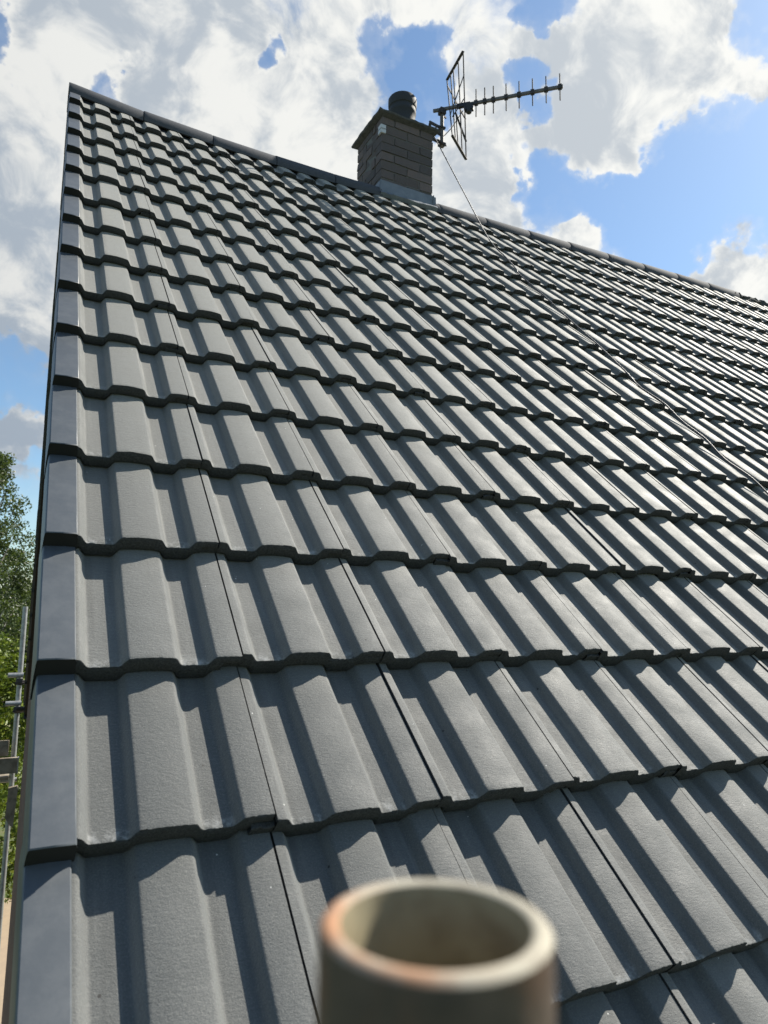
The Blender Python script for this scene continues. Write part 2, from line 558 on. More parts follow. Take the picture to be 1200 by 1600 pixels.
def prof(u):
    f = np.zeros_like(u)
    for k in (-2, -1, 0, 1, 2):          # soften the corners
        f += np.interp(u + k * 0.0013, _pu, _pf, period=None) / 5
    crown = 0.0035 * np.clip(1 - ((u - 0.136) / 0.042) ** 2, 0, 1)
    x = np.where(u < 0.1, u + 0.300, u)
    crown = crown + 0.0030 * np.clip(1 - ((x - 0.2825) / 0.036) ** 2, 0, 1)
    return f, crown


def grid_faces(nr, nc, base, flip=False):
    i = np.arange(nr - 1)[:, None] * nc + np.arange(nc - 1)[None, :]
    q = np.stack([i, i + 1, i + nc + 1, i + nc], -1).reshape(-1, 4)
    if flip: q = q[:, ::-1]
    return q + base


def tile_field(name, u_start, u_end, courses, near, parent, mirror=False, seed=3):
    r = np.random.default_rng(seed)
    VV, FF, MI, TO, UV = [], [], [], [], []
    base = 0
    for ci in courses:
        v0 = VC[ci]; g = VC[ci + 1] - v0
        Tn, Td = TC[ci], TC[ci + 1]
        k = 0
        u0 = u_start
        while u0 < u_end:
            fine = near(u0, v0)
            us = np.linspace(0, 0.2966, 121) if fine else np.unique(np.concatenate([_pu[:-1], _pu[1:-1] - 0.003, _pu[1:-1] + 0.003, [0.06, 0.115, 0.136, 0.157, 0.21, 0.265, 0.282, 0.2966]]).clip(0, 0.2966))
            nc = len(us)
            f, cr = prof(us)
            tone = np.clip(r.normal(0.5, 0.30), 0, 1)
            lift = r.normal(0, 0.0013); yaw = r.normal(0, 0.0014); dv = r.normal(0, 0.0026); roll = r.normal(0, 0.006)
            L = g + 0.06
            H0 = 0.0195
            ttop = g if ci < len(VC) - 2 else g - 0.02
            rows = [0.0, 0.003, 0.012, 0.04, 0.10, 0.17, 0.24, ttop, L] if fine else [0.0, 0.004, 0.03, 0.16, ttop, L]
            if ci == len(VC) - 2:
                L = ttop + 0.01; rows[-1] = L
            jn = r.normal(0, 1, nc)
            jn = np.convolve(jn, [.25, .5, .25], 'same')
            chips = np.zeros(nc)
            if fine:
                for _ in range(r.poisson(1.6)):
                    c0 = r.integers(0, nc); wd = r.integers(1, 5)
                    chips[max(0, c0 - wd):c0 + wd] += r.uniform(.001, .0035)
                chips += np.abs(np.convolve(r.normal(0, 1, nc), [.3, .4, .3], 'same')) * 0.0008
            amp = 0.0009 if fine else 0.0005
            P = []
            # nose: from underside to top
            zt = -(H0) * (1 - f) + cr
            tn = np.where(us > 0.262, 0.55, 1.0) * (Tn - 0.0025)
            cut = jn * amp
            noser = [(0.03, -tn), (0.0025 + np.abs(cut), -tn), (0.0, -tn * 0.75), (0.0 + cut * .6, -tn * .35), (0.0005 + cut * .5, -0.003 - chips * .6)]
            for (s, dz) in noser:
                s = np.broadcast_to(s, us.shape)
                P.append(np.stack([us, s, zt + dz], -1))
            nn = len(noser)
            for i, s in enumerate(rows):
                H = 0.0195 + 0.002 * min(1, s / g)
                z = -H * (1 - f) + cr - Td * s / g
                ss = np.full(nc, float(s))
                if i == 0:
                    ss = ss + 0.0012 + chips; z = z - 0.0006
                P.append(np.stack([us, ss, z], -1))
            P = np.array(P)
            nr = len(P)
            loc = P.reshape(-1, 3)
            uu = u0 + loc[:, 0] + yaw * loc[:, 1]
            vv = v0 + dv + loc[:, 1] - yaw * (loc[:, 0] - 0.15)
            ww = loc[:, 2] + lift + roll * (loc[:, 0] - .15) * 0.5
            pan = np.tile(f, nr)
            VV.append(roof(uu, vv, ww)); UV.append(np.stack([loc[:, 0], loc[:, 1], pan], -1)); TO.append(np.full(len(loc), tone))
            q = grid_faces(nr, nc, base)
            FF.append(q)
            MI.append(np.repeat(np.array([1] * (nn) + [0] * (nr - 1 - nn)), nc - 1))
            base += len(loc)
            # cut sides of the lock: thin wall at both joints and the under-lock tongue
            for (uc, side) in ((0.0, 0), (0.2966, 1)):
                idx = 0 if side == 0 else nc - 1
                top = P[nn:, idx, :]
                bot = top.copy(); bot[:, 2] -= 0.011
                pp = np.concatenate([top, bot])
                uu = u0 + pp[:, 0] + yaw * pp[:, 1]; vv = v0 + dv + pp[:, 1] - yaw * (pp[:, 0] - 0.15); ww = pp[:, 2] + lift + roll * (pp[:, 0] - .15) * 0.5
                n_ = len(top)
                VV.append(roof(uu, vv, ww)); TO.append(np.full(len(pp), tone)); UV.append(np.stack([pp[:, 0], pp[:, 1] + .1, np.ones(len(pp))], -1))
                i = np.arange(n_ - 1)
                q = np.stack([i, i + 1, i + 1 + n_, i + n_], -1) + base
                if side == 0: q = q[:, ::-1]
                FF.append(q); MI.append(np.ones(len(q), int)); base += len(pp)
            ul = np.linspace(-0.038, 0.001, 9)
            ft, ct = prof(ul + 0.300)
            tj = r.normal(0, 0.0012, 9)
            R2 = []
            z0 = -H0 * (1 - ft) + ct
            for (s, dz) in ((0.02, -(Tn - 0.0025)), (0.003, -(Tn - 0.0025)), (0.002, -Tn * .5), (0.004, -Tn * .46)):
                R2.append(np.stack([ul, np.full(9, s) + tj * (dz > -Tn * .6), z0 + dz + (tj if dz > -Tn * .6 else 0)], -1))
            for s in (g * .5, L):
                R2.append(np.stack([ul, np.full(9, s), z0 - 0.0125 - Td * s / g], -1))
            R2 = np.array(R2); loc = R2.reshape(-1, 3)
            VV.append(roof(u0 + loc[:, 0] + yaw * loc[:, 1], v0 + dv + loc[:, 1], loc[:, 2] + lift)); TO.append(np.full(len(loc), tone)); UV.append(np.stack([loc[:, 0], loc[:, 1] + .1, np.ones(len(loc))], -1))
            q = grid_faces(len(R2), 9, base); FF.append(q); MI.append(np.ones(len(q), int)); base += len(loc)
            u0 += 0.300; k += 1
    V = np.concatenate(VV); Fq = np.concatenate(FF); MI = np.concatenate(MI)
    if mirror:
        V[:, 1] = 2 * YR - V[:, 1]
        V[:, 0] += SHEAR * (V[:, 1] - YR)
        Fq = Fq[:, ::-1]
    me = bpy.data.meshes.new(name)
    me.vertices.add(len(V)); me.vertices.foreach_set('co', V.astype(np.float32).ravel())
    me.loops.add(Fq.size); me.loops.foreach_set('vertex_index', Fq.astype(np.int32).ravel())
    me.polygons.add(len(Fq)); me.polygons.foreach_set('loop_start', (np.arange(len(Fq)) * 4).astype(np.int32))
    me.update(calc_edges=True)
    me.validate()
    a = me.attributes.new('tone', 'FLOAT', 'POINT'); a.data.foreach_set('value', np.concatenate(TO).astype(np.float32))
    a = me.attributes.new('tuv', 'FLOAT_VECTOR', 'POINT'); a.data.foreach_set('vector', np.concatenate(UV).astype(np.float32).ravel())
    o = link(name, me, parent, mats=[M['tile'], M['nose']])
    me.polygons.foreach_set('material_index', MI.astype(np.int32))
    me.polygons.foreach_set('use_smooth', np.ones(len(Fq), bool))
    me.set_sharp_from_angle(angle=R_(50))
    return o


house = empty('house', 'house roofed in dark grey double-roll concrete tiles, with a brick chimney on the ridge', 'house')

front = tile_field('front_roof_slope', 0.0015, UEND, range(0, len(VC) - 1), lambda u, v: u < 2.2 and v < 1.7, house)
rear = tile_field('rear_roof_slope', 0.0015, UEND, range(0, len(VC) - 1), lambda u, v: False, house, mirror=True, seed=9)

# unseen dark boarding under the tiles, added to block light through the gaps
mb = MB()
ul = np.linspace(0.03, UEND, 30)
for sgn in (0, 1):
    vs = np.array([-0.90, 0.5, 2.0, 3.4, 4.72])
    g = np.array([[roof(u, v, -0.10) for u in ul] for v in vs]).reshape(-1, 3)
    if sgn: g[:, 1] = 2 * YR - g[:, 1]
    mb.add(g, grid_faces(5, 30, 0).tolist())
mb.build('light_block_underlay', M['dark'], house)

# ------------------------------------------------------------------ verge caps (one per course)
CU0, CU1 = -0.047, 0.0125
def verge_cap(ci, mirror=False):
    v0 = VC[ci]; g = VC[ci + 1] - v0
    r = rng
    L = g + 0.045 if ci < len(VC) - 2 else g - 0.02
    dv = r.normal(0, 0.002); du = r.normal(0, 0.0012)
    mb = MB()
    # cross-section around the verge (u, w): under lip, outer side, rounded corner, top, inner edge
    def sec(s, sc_):
        w0 = 0.0065 - TC[ci + 1] * s / g
        d = 0.104 - 0.028 * s / L
        return [(CU0 + 0.020, w0 - d), (CU0 - 0.004, w0 - d), (CU0 - 0.003, w0 - d * .5), (CU0 - 0.001, w0 - 0.010), (CU0, w0 - 0.0022), (CU0 + 0.0022, w0), (CU0 + 0.03, w0 + 0.001),
                (CU1 - 0.002, w0 + 0.0005), (CU1, w0 - 0.0015), (CU1 + 0.001, w0 - 0.010)]
    rows = [-0.005, -0.003, 0.08, 0.16, 0.24, L]
    P = []
    for s in rows:
        for (u, w) in sec(s, 1):
            sh = 0.0016 if s == -0.005 else 0
            P.append(roof(u + du, v0 + dv + s, w - sh))
    n = 10
    F_ = grid_faces(len(rows), n, 0).tolist()
    # shade in the cap's open front, put in as a nearly black face
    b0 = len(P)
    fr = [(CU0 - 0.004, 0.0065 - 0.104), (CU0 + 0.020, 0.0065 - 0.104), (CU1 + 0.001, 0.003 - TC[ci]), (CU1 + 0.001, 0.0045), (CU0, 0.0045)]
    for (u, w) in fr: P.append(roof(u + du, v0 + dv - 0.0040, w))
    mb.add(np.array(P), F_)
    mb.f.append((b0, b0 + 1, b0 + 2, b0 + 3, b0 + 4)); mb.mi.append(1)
    k0 = len(P)
    # lower return flange behind the outer side
    if mirror:
        for a in mb.v:
            a[:, 1] = 2 * YR - a[:, 1]; a[:, 0] += SHEAR * (a[:, 1] - YR)
        mb.f = [tuple(reversed(f)) for f in mb.f]
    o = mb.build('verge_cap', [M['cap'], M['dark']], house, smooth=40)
    o['label'] = 'dark plastic verge cap on the roof edge'
    return o
for ci in range(len(VC) - 1):
    verge_cap(ci)
for ci in range(len(VC) - 1):
    verge_cap(ci, True)

# bargeboards and gable wall
def rp(u, v, w, mir=False):
    p = roof(u, v, w)
    return (p[0] + (SHEAR * (YR - p[1]) if mir else 0), 2 * YR - p[1] if mir else p[1], p[2])
for mir in (False, True):
    mb = MB()
    pts = []
    for u in (-0.028, 0.02):
        for (v, w) in ((-0.95, -0.085), (4.75, -0.085), (4.75 - 0.16, -0.25), (-0.95, -0.25)):
            pts.append(rp(u, v, w, mir))
    mb.add(pts, [(0, 1, 2, 3), (7, 6, 5, 4), (0, 4, 5, 1), (1, 5, 6, 2), (2, 6, 7, 3), (3, 7, 4, 0)])
    mb.build('bargeboard', M['barge'], house)
mb = MB()
ye = -0.42
zt = float(rp(0, 4.7, -0.12)[2])
for (x0, x1) in ((0.045, 0.25), (UEND - .3, UEND - .05)):
    pr = [(ye, -5.6), (2 * YR - ye, -5.6), (2 * YR - ye, -0.60), (YR, zt), (ye, -0.60)]
    mb = MB(); mb.add([(x + (.03 if y > YR and x < 1 else 0), y, z) for x in (x0, x1) for (y, z) in pr], [(4, 3, 2, 1, 0), (5, 6, 7, 8, 9)] + [(i, (i + 1) % 5, 5 + (i + 1) % 5, 5 + i) for i in range(5)])
    mb.build('gable_wall', M['wall'], house)
for yy in (ye, 2 * YR - ye - .25):
    mb = MB(); mb.box(((UEND) / 2, yy + .125, -3.1), (UEND - .62, .25, 5.0)); mb.build('wall', M['wall'], house)
# gutter and fascia
for mir in (False, True):
    mb = MB()
    y0 = -0.74; z0 = -0.80
    prf = [(math.cos(a) * .056, math.sin(a) * .056) for a in np.linspace(math.pi, 2 * math.pi, 13)] + [(math.cos(a) * .052, math.sin(a) * .052) for a in np.linspace(2 * math.pi, math.pi, 13)]
    P = [(x, (2 * YR - (y0 + a)) if mir else y0 + a, z0 + b_) for x in (-.03, UEND) for (a, b_) in prf]
    mb.add(P, [(i, (i + 1) % 26, 26 + (i + 1) % 26, 26 + i) for i in range(26)])
    mb.build('gutter', M['blackp'], house)
    mb = MB(); yf = -0.66; mb.box((UEND / 2, (2 * YR - yf) if mir else yf, -0.80), (UEND - .1, .02, .2)); mb.build('fascia', M['blackp'], house)
    mb = MB(); yf = -0.545; mb.box((UEND / 2, (2 * YR - yf) if mir else yf, -0.88), (UEND - .1, .21, .012)); mb.build('soffit', M['blackp'], house)

# ------------------------------------------------------------------ ridge tiles
def sagz(x):
    return float(np.interp(x, _su, _ss)) * (4.85 / 4.7) ** 2 * 1.25
def ridge_tile(x0, x1, end=False):
    mb = MB(); n = 18
    jz = rng.normal(0, 0.0015); jr = rng.normal(0, 0.0012)
    P = []
    secs = [(x0, RR), (x0 + .004, RR + .0015), (x0 + .03, RR + .0015), (x1 - .004, RR), (x1, RR - .002), (x1, RR - .018), (x0, RR - .018)]
    A = np.linspace(R_(-8), R_(188), n)
    for (x, r_) in secs:
        for a in A:
            z = math.sin(a)
            P.append((x, YR - math.cos(a) * r_ * 1.04, ZR + sagz(x) + jz + z * (r_ + jr)))
    F_ = []
    for i in range(len(secs)):
        j = (i + 1) % len(secs)
        for k in range(n - 1):
            F_.append((i * n + k, j * n + k, j * n + k + 1, i * n + k + 1))
    for e in (0, n - 1):
        F_.append(tuple(i * n + e for i in range(len(secs)))) if e else F_.append(tuple(reversed([i * n + e for i in range(len(secs))])))
    mb.add(P, F_)
    if end:
        mb.add([(x0 - .001, YR, ZR + sagz(x0) - .02)] + [(x0 - .001, YR - math.cos(a) * RR * 1.04, ZR + sagz(x0) + math.sin(a) * RR) for a in A], [(0, k + 2, k + 1) for k in range(n - 1)])
    return mb.build('ridge_tile', M['ridge'], house, smooth=40)
rx = -0.055
first = True
while rx < 6.2:
    if not (2.0 < rx + .22 < 2.6):
        x1 = rx + .4435
        if rx < 2.13 < x1: x1 = 2.118
        ridge_tile(rx, x1, first)
    first = False
    rx += 0.448
ridge_tile(2.575, 2.71)
# black dry-ridge roll in the gap below the ridge tiles
mb = MB()
for (a0, a1) in ((-0.04, 2.12), (2.56, 6.1)):
    xs = np.linspace(a0, a1, 24)
    for sg in (-1, 1):
        P = []
        for x in xs:
            for (dy, dz) in ((0.085, -0.02), (0.098, -0.052), (0.106, -0.085)):
                P.append((x, YR + sg * dy, ZR + sagz(x) + dz))
        q = grid_faces(24, 3, 0).tolist()
        mb.add(P, q)
mb.build('ridge_roll', M['blackp'], house)
# old lumpy mortar ridge at the far end
mb = MB()
xs = np.arange(6.15, UEND, 0.028); A = np.linspace(R_(-20), R_(200), 14)
P = []
for x in xs:
    for a in A:
        r_ = 0.085 + rng.normal(0, 0.009) + 0.01 * math.sin(x * 31 + a * 3)
        P.append((x, YR - math.cos(a) * r_ * 1.2, ZR + sagz(x) - .005 + math.sin(a) * r_ * 0.9 - 0.02 * (x - 6.15)))
mb.add(P, grid_faces(len(xs), 14, 0, True).tolist())
mb.build('mortar_ridge', M['moss'], house)

# ------------------------------------------------------------------ chimney (part of the house)
CX0, CX1, CY0, CY1 = 2.112, 2.566, 3.345, 3.785
CZ0, CZ1 = 3.05, 4.085
mb = MB()
mb.box(((CX0 + CX1) / 2, (CY0 + CY1) / 2, (CZ0 + CZ1) / 2), (CX1 - CX0 - .012, CY1 - CY0 - .012, CZ1 - CZ0), mi=1)
row = 0
z = CZ0
while z < CZ1 - 0.02:
    h = 0.0635
    off = (row % 2)
    def run(a0, a1):
        L = a1 - a0
        xs = [a0] + ([a0 + .112 - .0, a0 + .112 + .2245] if off else [a0 + .2245]) + [a1]
        return [(p + .005 * (i > 0), q - .005 * (i < len(xs) - 2)) for i, (p, q) in enumerate(zip(xs[:-1], xs[1:]))]
    for (p, q) in run(CX0, CX1):
        for yy, s_ in ((CY0, 1), (CY1, -1)):
            t_ = rng.uniform(0, 1)
            mb.box(((p + q) / 2, yy + s_ * .05 + rng.normal(0, .0018), z + h / 2 + rng.normal(0, .001)), (q - p, .1, h), mi=0, tone=t_, jit=.0016)
    off = 1 - off
    for (p, q) in run(CY0 + .101, CY1 - .101) if False else [(CY0 + .103, (CY0 + CY1) / 2 - .005 + (.05 if off else -.05)), ((CY0 + CY1) / 2 + .005 + (.05 if off else -.05), CY1 - .103)]:
        for xx, s_ in ((CX0, 1), (CX1, -1)):
            mb.box((xx + s_ * .05 + rng.normal(0, .003), (p + q) / 2, z + h / 2 + rng.normal(0, .001)), (.1, q - p, h), mi=0, tone=rng.uniform(0, .7), jit=.003)
    z += 0.0745; row += 1
chim = mb.build('chimney', [M['brick'], M['mortar']], house, label='weathered brown brick chimney stack astride the ridge')
# capping slab with a ragged lip
mb = MB()
o_ = 0.041; P = []; ring = []
def ringpts(x0, x1, y0, y1, z, jit, n=14):
    pts = []
    for i in range(n): pts.append((x0 + (x1 - x0) * i / n, y0, z))
    for i in range(n): pts.append((x1, y0 + (y1 - y0) * i / n, z))
    for i in range(n): pts.append((x1 - (x1 - x0) * i / n, y1, z))
    for i in range(n): pts.append((x0, y1 - (y1 - y0) * i / n, z))
    a = np.array(pts); a += rng.normal(0, jit, a.shape) * np.array([1, 1, .6]); return a
rings = [ringpts(CX0 - .004, CX1 + .004, CY0 - .004, CY1 + .004, CZ1 - .012, .001), ringpts(CX0 - o_ + .004, CX1 + o_ - .004, CY0 - o_ + .004, CY1 + o_ - .004, CZ1 + .006, .0015),
         ringpts(CX0 - o_, CX1 + o_, CY0 - o_, CY1 + o_, CZ1 + .012, .0012), ringpts(CX0 - o_, CX1 + o_, CY0 - o_, CY1 + o_, CZ1 + .024, .0022),
         ringpts(CX0 - .02, CX1 + .02, CY0 - .02, CY1 + .02, CZ1 + .034, .003), ringpts(CX0 + .12, CX1 - .12, CY0 + .12, CY1 - .12, CZ1 + .075, .005)]
mb.add(np.concatenate(rings), [(i * 56 + k, i * 56 + (k + 1) % 56, (i + 1) * 56 + (k + 1) % 56, (i + 1) * 56 + k) for i in range(5) for k in range(56)] + [tuple(range(280, 336)), tuple(reversed(range(56)))])
mb.build('chimney_capping', M['cement'], chim)
# pot
mb = MB()
PX, PY = 2.425, 3.60
pz = CZ1 + .05
mb.lathe((PX, PY, pz), [(0.124, 0), (0.112, .08), (0.106, .16), (0.108, .22), (0.113, .228), (0.114, .25), (0.110, .258), (0.110, .28), (0.116, .286), (0.119, .31), (0.119, .355), (0.112, .366), (0.094, .362), (0.092, .28), (0.092, .05), (0.02, .05)], 44)
mb.build('chimney_pot', M['cowl'], chim, smooth=35)
# flashing apron
mb = MB()
yb = CY0 - 0.006
xs = np.linspace(CX0 - .012, CX1 + .03, 15)
P = []
for x in xs:
    zt_ = CZ0 + .0745 * 7 - 0.012
    zt_ = 3.545 + rng.normal(0, .0015)
    vb = 4.765
    foot = roof(x, vb, 0.012)
    P += [(x, yb + .010, zt_ + .003), (x, yb - .002, zt_), (x, yb - .003 + rng.normal(0, .002), 3.47), (x, yb - .012, 3.41), tuple(roof(x, 4.79, 0.014)), tuple(foot + np.array([0, 0, rng.normal(0, .003)])), tuple(roof(x, vb - .001, -0.02))]
mb.add(P, grid_faces(15, 7, 0).tolist())
# left return strip and right return up the stack
for xx, s_ in ((CX0 - .006, -1), (CX1 + .006, 1)):
    mb.box((xx, (CY0 + YR) / 2 + .02, 3.49), (.006, YR - CY0 + .07, .10 if s_ < 0 else .12))
mb.build('flashing', M['lead'], chim, smooth=30)
mb = MB()
mb.box((CX0 + .012, CY0 - .008, 3.985), (.034, .012, .030)); mb.box((CX0 + .012, CY0 - .008, 3.948), (.034, .012, .030)); mb.box((CX0 - .008, CY0 + .012, 3.985), (.012, .05, .030)); mb.box((CX0 - .008, CY0 + .012, 3.948), (.012, .05, .030))
mb.build('corner_guard', M['whitep'], chim)

# ------------------------------------------------------------------ tv aerial
BZ = 4.405
MX, MY = 2.705, 3.43
aer = empty('television_aerial', 'television aerial with reflector grid and row of short rods, bracketed to the chimney', 'aerial', loc=(MX, MY, 4.08))
def AB(mb, name, mt, **kw):
    for a in mb.v: a -= np.array([MX, MY, 4.08])
    return mb.build(name, mt, aer, **kw)
mb = MB(); mb.tube([(MX, MY, 4.07), (MX, MY, BZ - .015)], .016, 14); AB(mb, 'mast', M['alu'], smooth=40)
mb = MB()
for zz in (4.10, 4.175, 4.235):
    mb.bar((CX1 + .002, CY0 + .055, zz - .01), (MX, MY, zz), .012, .022)
mb.bar((CX1 + .006, CY0 + .055, 4.05), (CX1 + .006, CY0 + .055, 4.22), .03, .008)
mb.box((MX, MY, 4.09), (.05, .05, .02)); mb.box((MX, MY, 4.235), (.045, .045, .015)); mb.bar((MX - .06, MY - .03, 4.10), (MX + .03, MY - .02, 4.075), .008)
AB(mb, 'wall_bracket', M['steel'])
mb = MB(); mb.tube([(CX1 + .03, CY0 + .03, 4.16), (CX1 + .07, CY0 + .01, 4.19), (CX1 + .09, CY0 + .03, 4.155), (CX1 + .06, CY0 + .05, 4.13), (CX1 + .03, CY0 + .04, 4.15)], .0045, 8)
mb.tube([(2.83, 3.31, 4.36), (2.80, 3.33, 4.30), (2.76, 3.37, 4.22), (MX + .016, MY - .01, 4.17)], .0035, 8)
AB(mb, 'cable_loop', M['blackp'], smooth=60)
b0 = Vector((2.650, 3.480, BZ)); b1 = Vector((3.400, 2.757, BZ)); bd = (b1 - b0)
mb = MB(); mb.bar(b0, b1, .021, .021); AB(mb, 'boom', M['alu'])
mb = MB(); mb.box((MX, MY, BZ - .02), (.05, .05, .05)); mb.bar((MX - .05, MY - .02, BZ - .045), (MX + .05, MY + .02, BZ - .045), .012); AB(mb, 'boom_clamp', M['steel'])
g3 = lambda p: (520 + p[0] / 3, 60 + p[1] / 3)
fr_ = [0.342, 0.410, 0.477, 0.575, 0.674, 0.775, 0.876, 0.978]
for i, f in enumerate(fr_):
    p = b0 + bd * f
    ln = 0.122 - 0.001 * i
    mb = MB()
    mb.tube([p + Vector((0, 0, -ln)), p + Vector((0, 0, ln))], .0048, 8)
    mb.box(tuple(p), (.03, .03, .034), Matrix.Rotation(math.atan2(bd.y, bd.x), 3, 'Z'))
    AB(mb, 'director', M['steel'])
# reflector grid
TL, TR, BL, BR = [Vector(q) for q in ((2.853, 3.593, 4.85), (2.800, 3.262, 4.85), (2.651, 3.188, 4.0), (2.913, 3.385, 4.0))]
cen = b0 + bd * 0.235
mb = MB()
mb.bar(TL, TR, .022, .008); mb.bar(BL, BR, .022, .008)
for f in (0, .23, .40, .70, 1.0):
    a = TL.lerp(TR, f); b_ = BL.lerp(BR, f); mb.tube([a, b_], .0052, 8)
def bil(s, t): return TL.lerp(TR, s).lerp(BL.lerp(BR, s), t)
mb.bar(bil(1.0, .22), bil(-.02, .66), .016, .008); mb.bar(bil(0, .12), bil(1.02, .62), .016, .008)
mb.bar(bil(1.0, .43), bil(.15, .66), .014, .008); mb.bar(bil(.35, .58), bil(1.04, .83), .014, .008)
AB(mb, 'reflector', M['steel'], smooth=30)
mb = MB()
dp = b0 + bd * 0.285
mb.box(tuple(dp + Vector((0, 0, -.028))), (.075, .045, .05), Matrix.Rotation(math.atan2(bd.y, bd.x), 3, 'Z'))
mb.tube([dp + Vector((0, 0, -.01)), dp + Vector((0, 0, -.075))], [.034, .022], 12)
mb.box(tuple(b0 + bd * 0.245), (.11, .028, .03), Matrix.Rotation(math.atan2(bd.y, bd.x), 3, 'Z'))
AB(mb, 'dipole_box', M['blackp'])

# ------------------------------------------------------------------ aerial cable down the roof
cp = [(CX1 + .02, CY0 + .02, 4.09), (CX1 + .05, CY0 - .01, 4.0), (CX1 + .10, CY0 - .10, 3.78), (2.735, 3.10, 3.44)]
def rc(u, v, w): return tuple(float(q) for q in roof(u, v, w))
cp += [rc(2.80, 4.20, .012), rc(2.775, 3.86, .006), rc(2.735, 3.62, .007), rc(2.70, 3.512, .008), rc(2.71, 3.19, .007), rc(2.695, 2.85, .008), rc(2.70, 2.52, .007), rc(2.675, 2.20, .008), rc(2.66, 2.04, .004), rc(2.70, 1.885, .008), rc(2.70, 1.72, .003), rc(2.715, 1.574, .008), rc(2.71, 1.42, .0), rc(2.735, 1.267, .008), rc(2.74, 1.1, .0), rc(2.77, .954, .008), rc(2.79, .80, 0), rc(2.80, .642, .008), rc(2.82, .324, .008), rc(2.84, 0.002, .008), rc(2.85, -.40, .006), rc(2.86, -.97, .008), (2.86, -.80, -.95)]
def smooth_pts(P, k=6):
    P = [Vector(p) for p in P]; out = []
    for i in range(len(P) - 1):
        p0 = P[max(i - 1, 0)]; p1 = P[i]; p2 = P[i + 1]; p3 = P[min(i + 2, len(P) - 1)]
        for j in range(k):
            t = j / k
            out.append(0.5 * ((2 * p1) + (p2 - p0) * t + (2 * p0 - 5 * p1 + 4 * p2 - p3) * t * t + (3 * p1 - p0 - 3 * p2 + p3) * t ** 3))
    out.append(P[-1]); return out
mb = MB(); mb.tube(smooth_pts(cp), .0042, 8)
mb.build('aerial_cable', M['cable'], None, smooth=60, label='thin aerial cable trailing from the chimney down over the roof tiles', cat='cable')

# ------------------------------------------------------------------ foreground scaffold tube
px, py, pz_ = 0.0019, -0.956, 0.262
mb = MB()
seg = 96
mb.lathe((0, 0, 0), [(0.0194, -.4), (0.0196, -.002), (0.0200, -.0003)], seg, 2)
mb.lathe((0, 0, 0), [(0.0200, -.0003), (0.0208, .0003), (0.0222, .0004), (0.0234, -.0001), (0.0240, -.0009)], seg, 1)
mb.lathe((0, 0, 0), [(0.0240, -.0009), (0.02415, -.003), (0.02415, -1.3)], seg, 0)
pole = mb.build('scaffold_pole', [M['pipe'], M['rim'], M['inner']], None, smooth=60, label='blurred open top of a worn scaffold tube standing close in front of the roof', cat='scaffold pole')
pole.data.flip_normals()
pole.location = (px, py, pz_)

# ------------------------------------------------------------------ scaffold beyond the gable
sca = empty('gable_scaffold', 'galvanised scaffold upright with stub tubes and timber boards beyond the gable end', 'scaffold', loc=(-0.01, 7.9, -5.6))
def SB(mb, name, mt, **kw):
    for a in mb.v: a -= np.array([-0.01, 7.9, -5.6])
    return mb.build(name, mt, sca, **kw)
SX, SY = -0.010, 7.90
def TB(mb, name, mt, **kw): return SB(mb, name, mt, **kw)
mb = MB(); mb.tube([(SX - .010, SY, .268), (SX, SY, -1.6), (SX, SY, -5.6)], .0268, 20); TB(mb, 'upright', M['galv'], smooth=60)
for zz in (-.485, -.790):
    mb = MB(); mb.tube([(SX - .125, SY - .058, zz), (SX + .03, SY - .058, zz)], .0268, 16); TB(mb, 'stub_tube', M['galv'], smooth=60)
    mb = MB()
    mb.lathe((SX, SY, zz - .085), [(.029, -.028), (.040, -.026), (.040, .026), (.029, .028)], 20); mb.box((SX + .04, SY - .03, zz - .08), (.045, .04, .04)); mb.box((SX - .01, SY - .06, zz - .06), (.065, .05, .04)); mb.tube([(SX - .05, SY - .06, zz - .085), (SX + .06, SY - .06, zz - .085)], .011, 8)
    TB(mb, 'coupler', M['steel'])
mb = MB(); mb.box((-1.19, SY - .07, -1.262), (2.25, .04, .165), jit=.003); TB(mb, 'guard_board', M['wood'])
mb = MB(); mb.box((-1.17, SY - .13, -1.437), (2.40, .04, .165), jit=.003); TB(mb, 'toe_board', M['wood'])
mb = MB(); mb.box((.036, SY - .13, -1.437), (.012, .05, .172)); mb.box((.01, SY - .154, -1.358), (.07, .004, .008)); TB(mb, 'board_end_band', M['galv'])
for k in range(4):
    mb = MB(); mb.box((-1.19, SY + .07 + .23 * k, -1.59 + rng.normal(0, .003)), (2.3, .225, .038), jit=.002); TB(mb, 'deck_board', M['wood'])
mb = MB(); P_ = [(-.035, 0, -1.675), (.05, 0, -1.66), (.058, 0, -1.685), (.038, 0, -2.085), (.010, 0, -2.07), (-.045, 0, -1.985)]
mb.add([(a, SY - .11 + d_, c) for d_ in (0, .05) for (a, b__, c) in P_], [(0, 1, 2, 3, 4, 5), (11, 10, 9, 8, 7, 6)] + [(i, 6 + i, 6 + (i + 1) % 6, (i + 1) % 6) for i in range(6)])
TB(mb, 'timber_plate', M['wood'])
mb = MB(); mb.tube([(-2.3, SY + .12, -1.64), (.04, SY + .12, -1.64)], .0242, 14); TB(mb, 'transom', M['galv'], smooth=60)

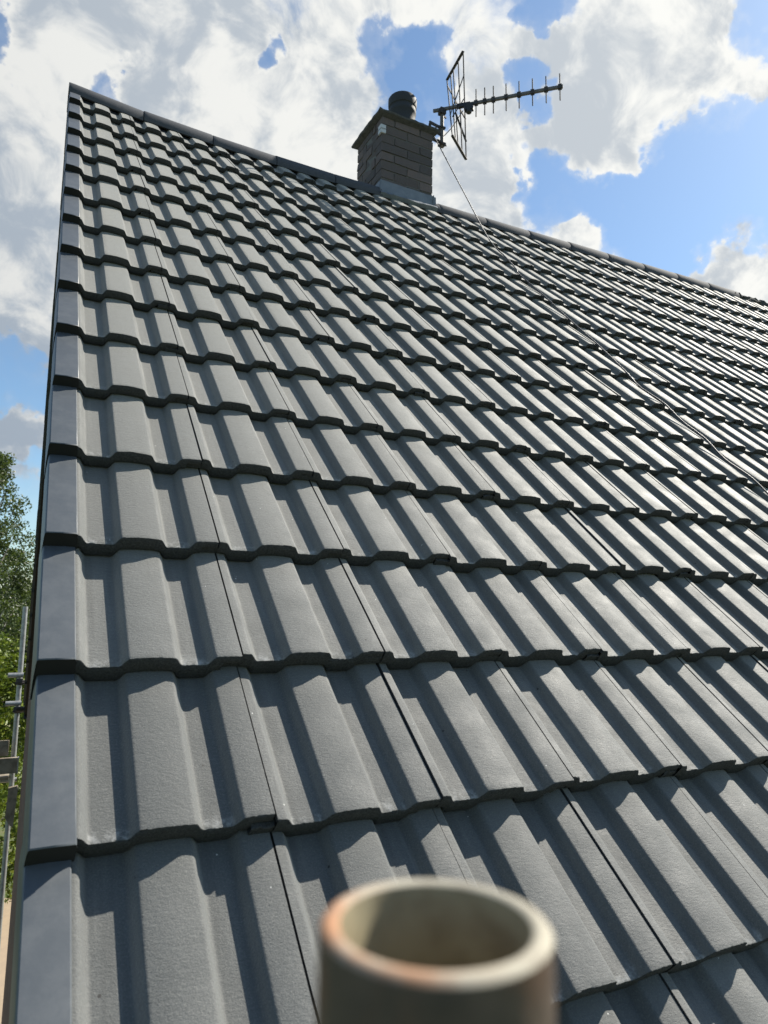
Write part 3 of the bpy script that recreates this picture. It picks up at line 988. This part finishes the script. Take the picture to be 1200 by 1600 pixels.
# ------------------------------------------------------------------ trees
def leaves(n, clumps, size, seed, flat=0.0):
    r = np.random.default_rng(seed)
    c = np.array([q[:3] for q in clumps]); rad = np.array([q[3] for q in clumps])
    p = rad ** 2; p /= p.sum()
    k = r.choice(len(clumps), n, p=p)
    d = r.normal(0, 1, (n, 3)); d /= np.linalg.norm(d, axis=1)[:, None]
    rr = r.uniform(0, 1, n) ** 0.45
    pos = c[k] + d * (rad[k] * rr)[:, None] * np.array([1, 1, .85])
    a = r.normal(0, 1, (n, 3)); a /= np.linalg.norm(a, axis=1)[:, None]
    b = np.cross(a, r.normal(0, 1, (n, 3))); b /= np.linalg.norm(b, axis=1)[:, None]
    s = size * r.uniform(.6, 1.3, n)[:, None]
    v = np.stack([pos - a * s, pos + b * s * .5, pos + a * s, pos - b * s * .5], 1).reshape(-1, 3)
    t = np.repeat(np.clip(r.normal(0.45, .25, n), 0, 1), 4)
    return v, t
def leafmesh(name, v, t, mt, parent):
    n = len(v) // 4
    me = bpy.data.meshes.new(name)
    me.vertices.add(len(v)); me.vertices.foreach_set('co', v.astype(np.float32).ravel())
    me.loops.add(len(v)); me.loops.foreach_set('vertex_index', np.arange(len(v), dtype=np.int32))
    me.polygons.add(n); me.polygons.foreach_set('loop_start', np.arange(n, dtype=np.int32) * 4)
    me.update(calc_edges=True)
    at = me.attributes.new('tone', 'FLOAT', 'POINT'); at.data.foreach_set('value', t.astype(np.float32))
    return link(name, me, parent, mats=[mt])
def tree(name, label, base, height, spread, z_low, nclump, nleaf, lsize, lmat, bmat, seed, top_pow=0.8, clump_r=(.25, .55), cat='tree'):
    r = np.random.default_rng(seed)
    root = empty(name, label, cat, loc=base)
    mb = MB()
    top = Vector((r.normal(0, .1), r.normal(0, .1), height))
    tr = [Vector((0, 0, 0)), Vector((.05, 0, height * .3)), Vector((-.04, .05, height * .6)), top]
    tp = smooth_pts(tr, 5); n = len(tp)
    mb.tube(tp, [0.16 * (1 - i / n) ** .8 * height / 9 + .006 for i in range(n)], 10)
    clumps = []
    for i in range(nclump):
        h = z_low + (1 - z_low) * r.uniform(0, 1) ** .9
        a = r.uniform(0, 2 * math.pi)
        env = spread * min(1.0, ((1 - h) / (1 - z_low)) ** top_pow * 1.25 + .04) * (0.65 if h < z_low + .08 else 1)
        rd = env * r.uniform(.25, 1) ** .6
        c = Vector((math.cos(a) * rd, math.sin(a) * rd, h * height))
        cr = r.uniform(*clump_r) * (0.45 + 0.55 * env / spread)
        clumps.append((c.x, c.y, c.z, cr))
        if i % 2 == 0:
            k = int(min(n - 1, max(1, (h - .14) * n))); s = tp[k]
            mb.tube(smooth_pts([s, s.lerp(c, .5) + Vector((0, 0, .12)), c], 3), [.03, .024, .02, .015, .011, .008, .004], 6)
    mb.build('trunk', bmat, root, smooth=60)
    v, t = leaves(nleaf, clumps, lsize, seed)
    leafmesh('crown', v, t, lmat, root)
    return root
tree('birch_tree', 'tall birch with small grey-green leaves rising behind the scaffold upright at the left edge', (-0.85, 19.0, -5.6), 9.7, 2.0, .15, 150, 56000, .042, M['leaf1'], M['bark'], 11, clump_r=(.30, .62))
tree('leafy_bush', 'bright yellow-green bushy tree below and in front of the birch', (-1.3, 15.6, -5.6), 5.5, 2.1, .03, 170, 60000, .050, M['leaf2'], M['bark2'], 5, top_pow=.40, clump_r=(.28, .6))
tree('broadleaf_tree', 'dark green tree filling the gap behind the birch', (-0.9, 23.5, -5.6), 7.6, 2.6, .05, 120, 36000, .06, M['leaf3'], M['bark2'], 21, top_pow=.5)

# ------------------------------------------------------------------ ground
mb = MB(); mb.box((0, 200, -5.65), (900, 900, .1)); mb.build('ground', M['grass'], None, kind='structure')
mb = MB(); mb.box((-1.0, 9.0, -5.596), (4.0, 13.4, .02)); mb.build('path', M['paving'], None, kind='structure')
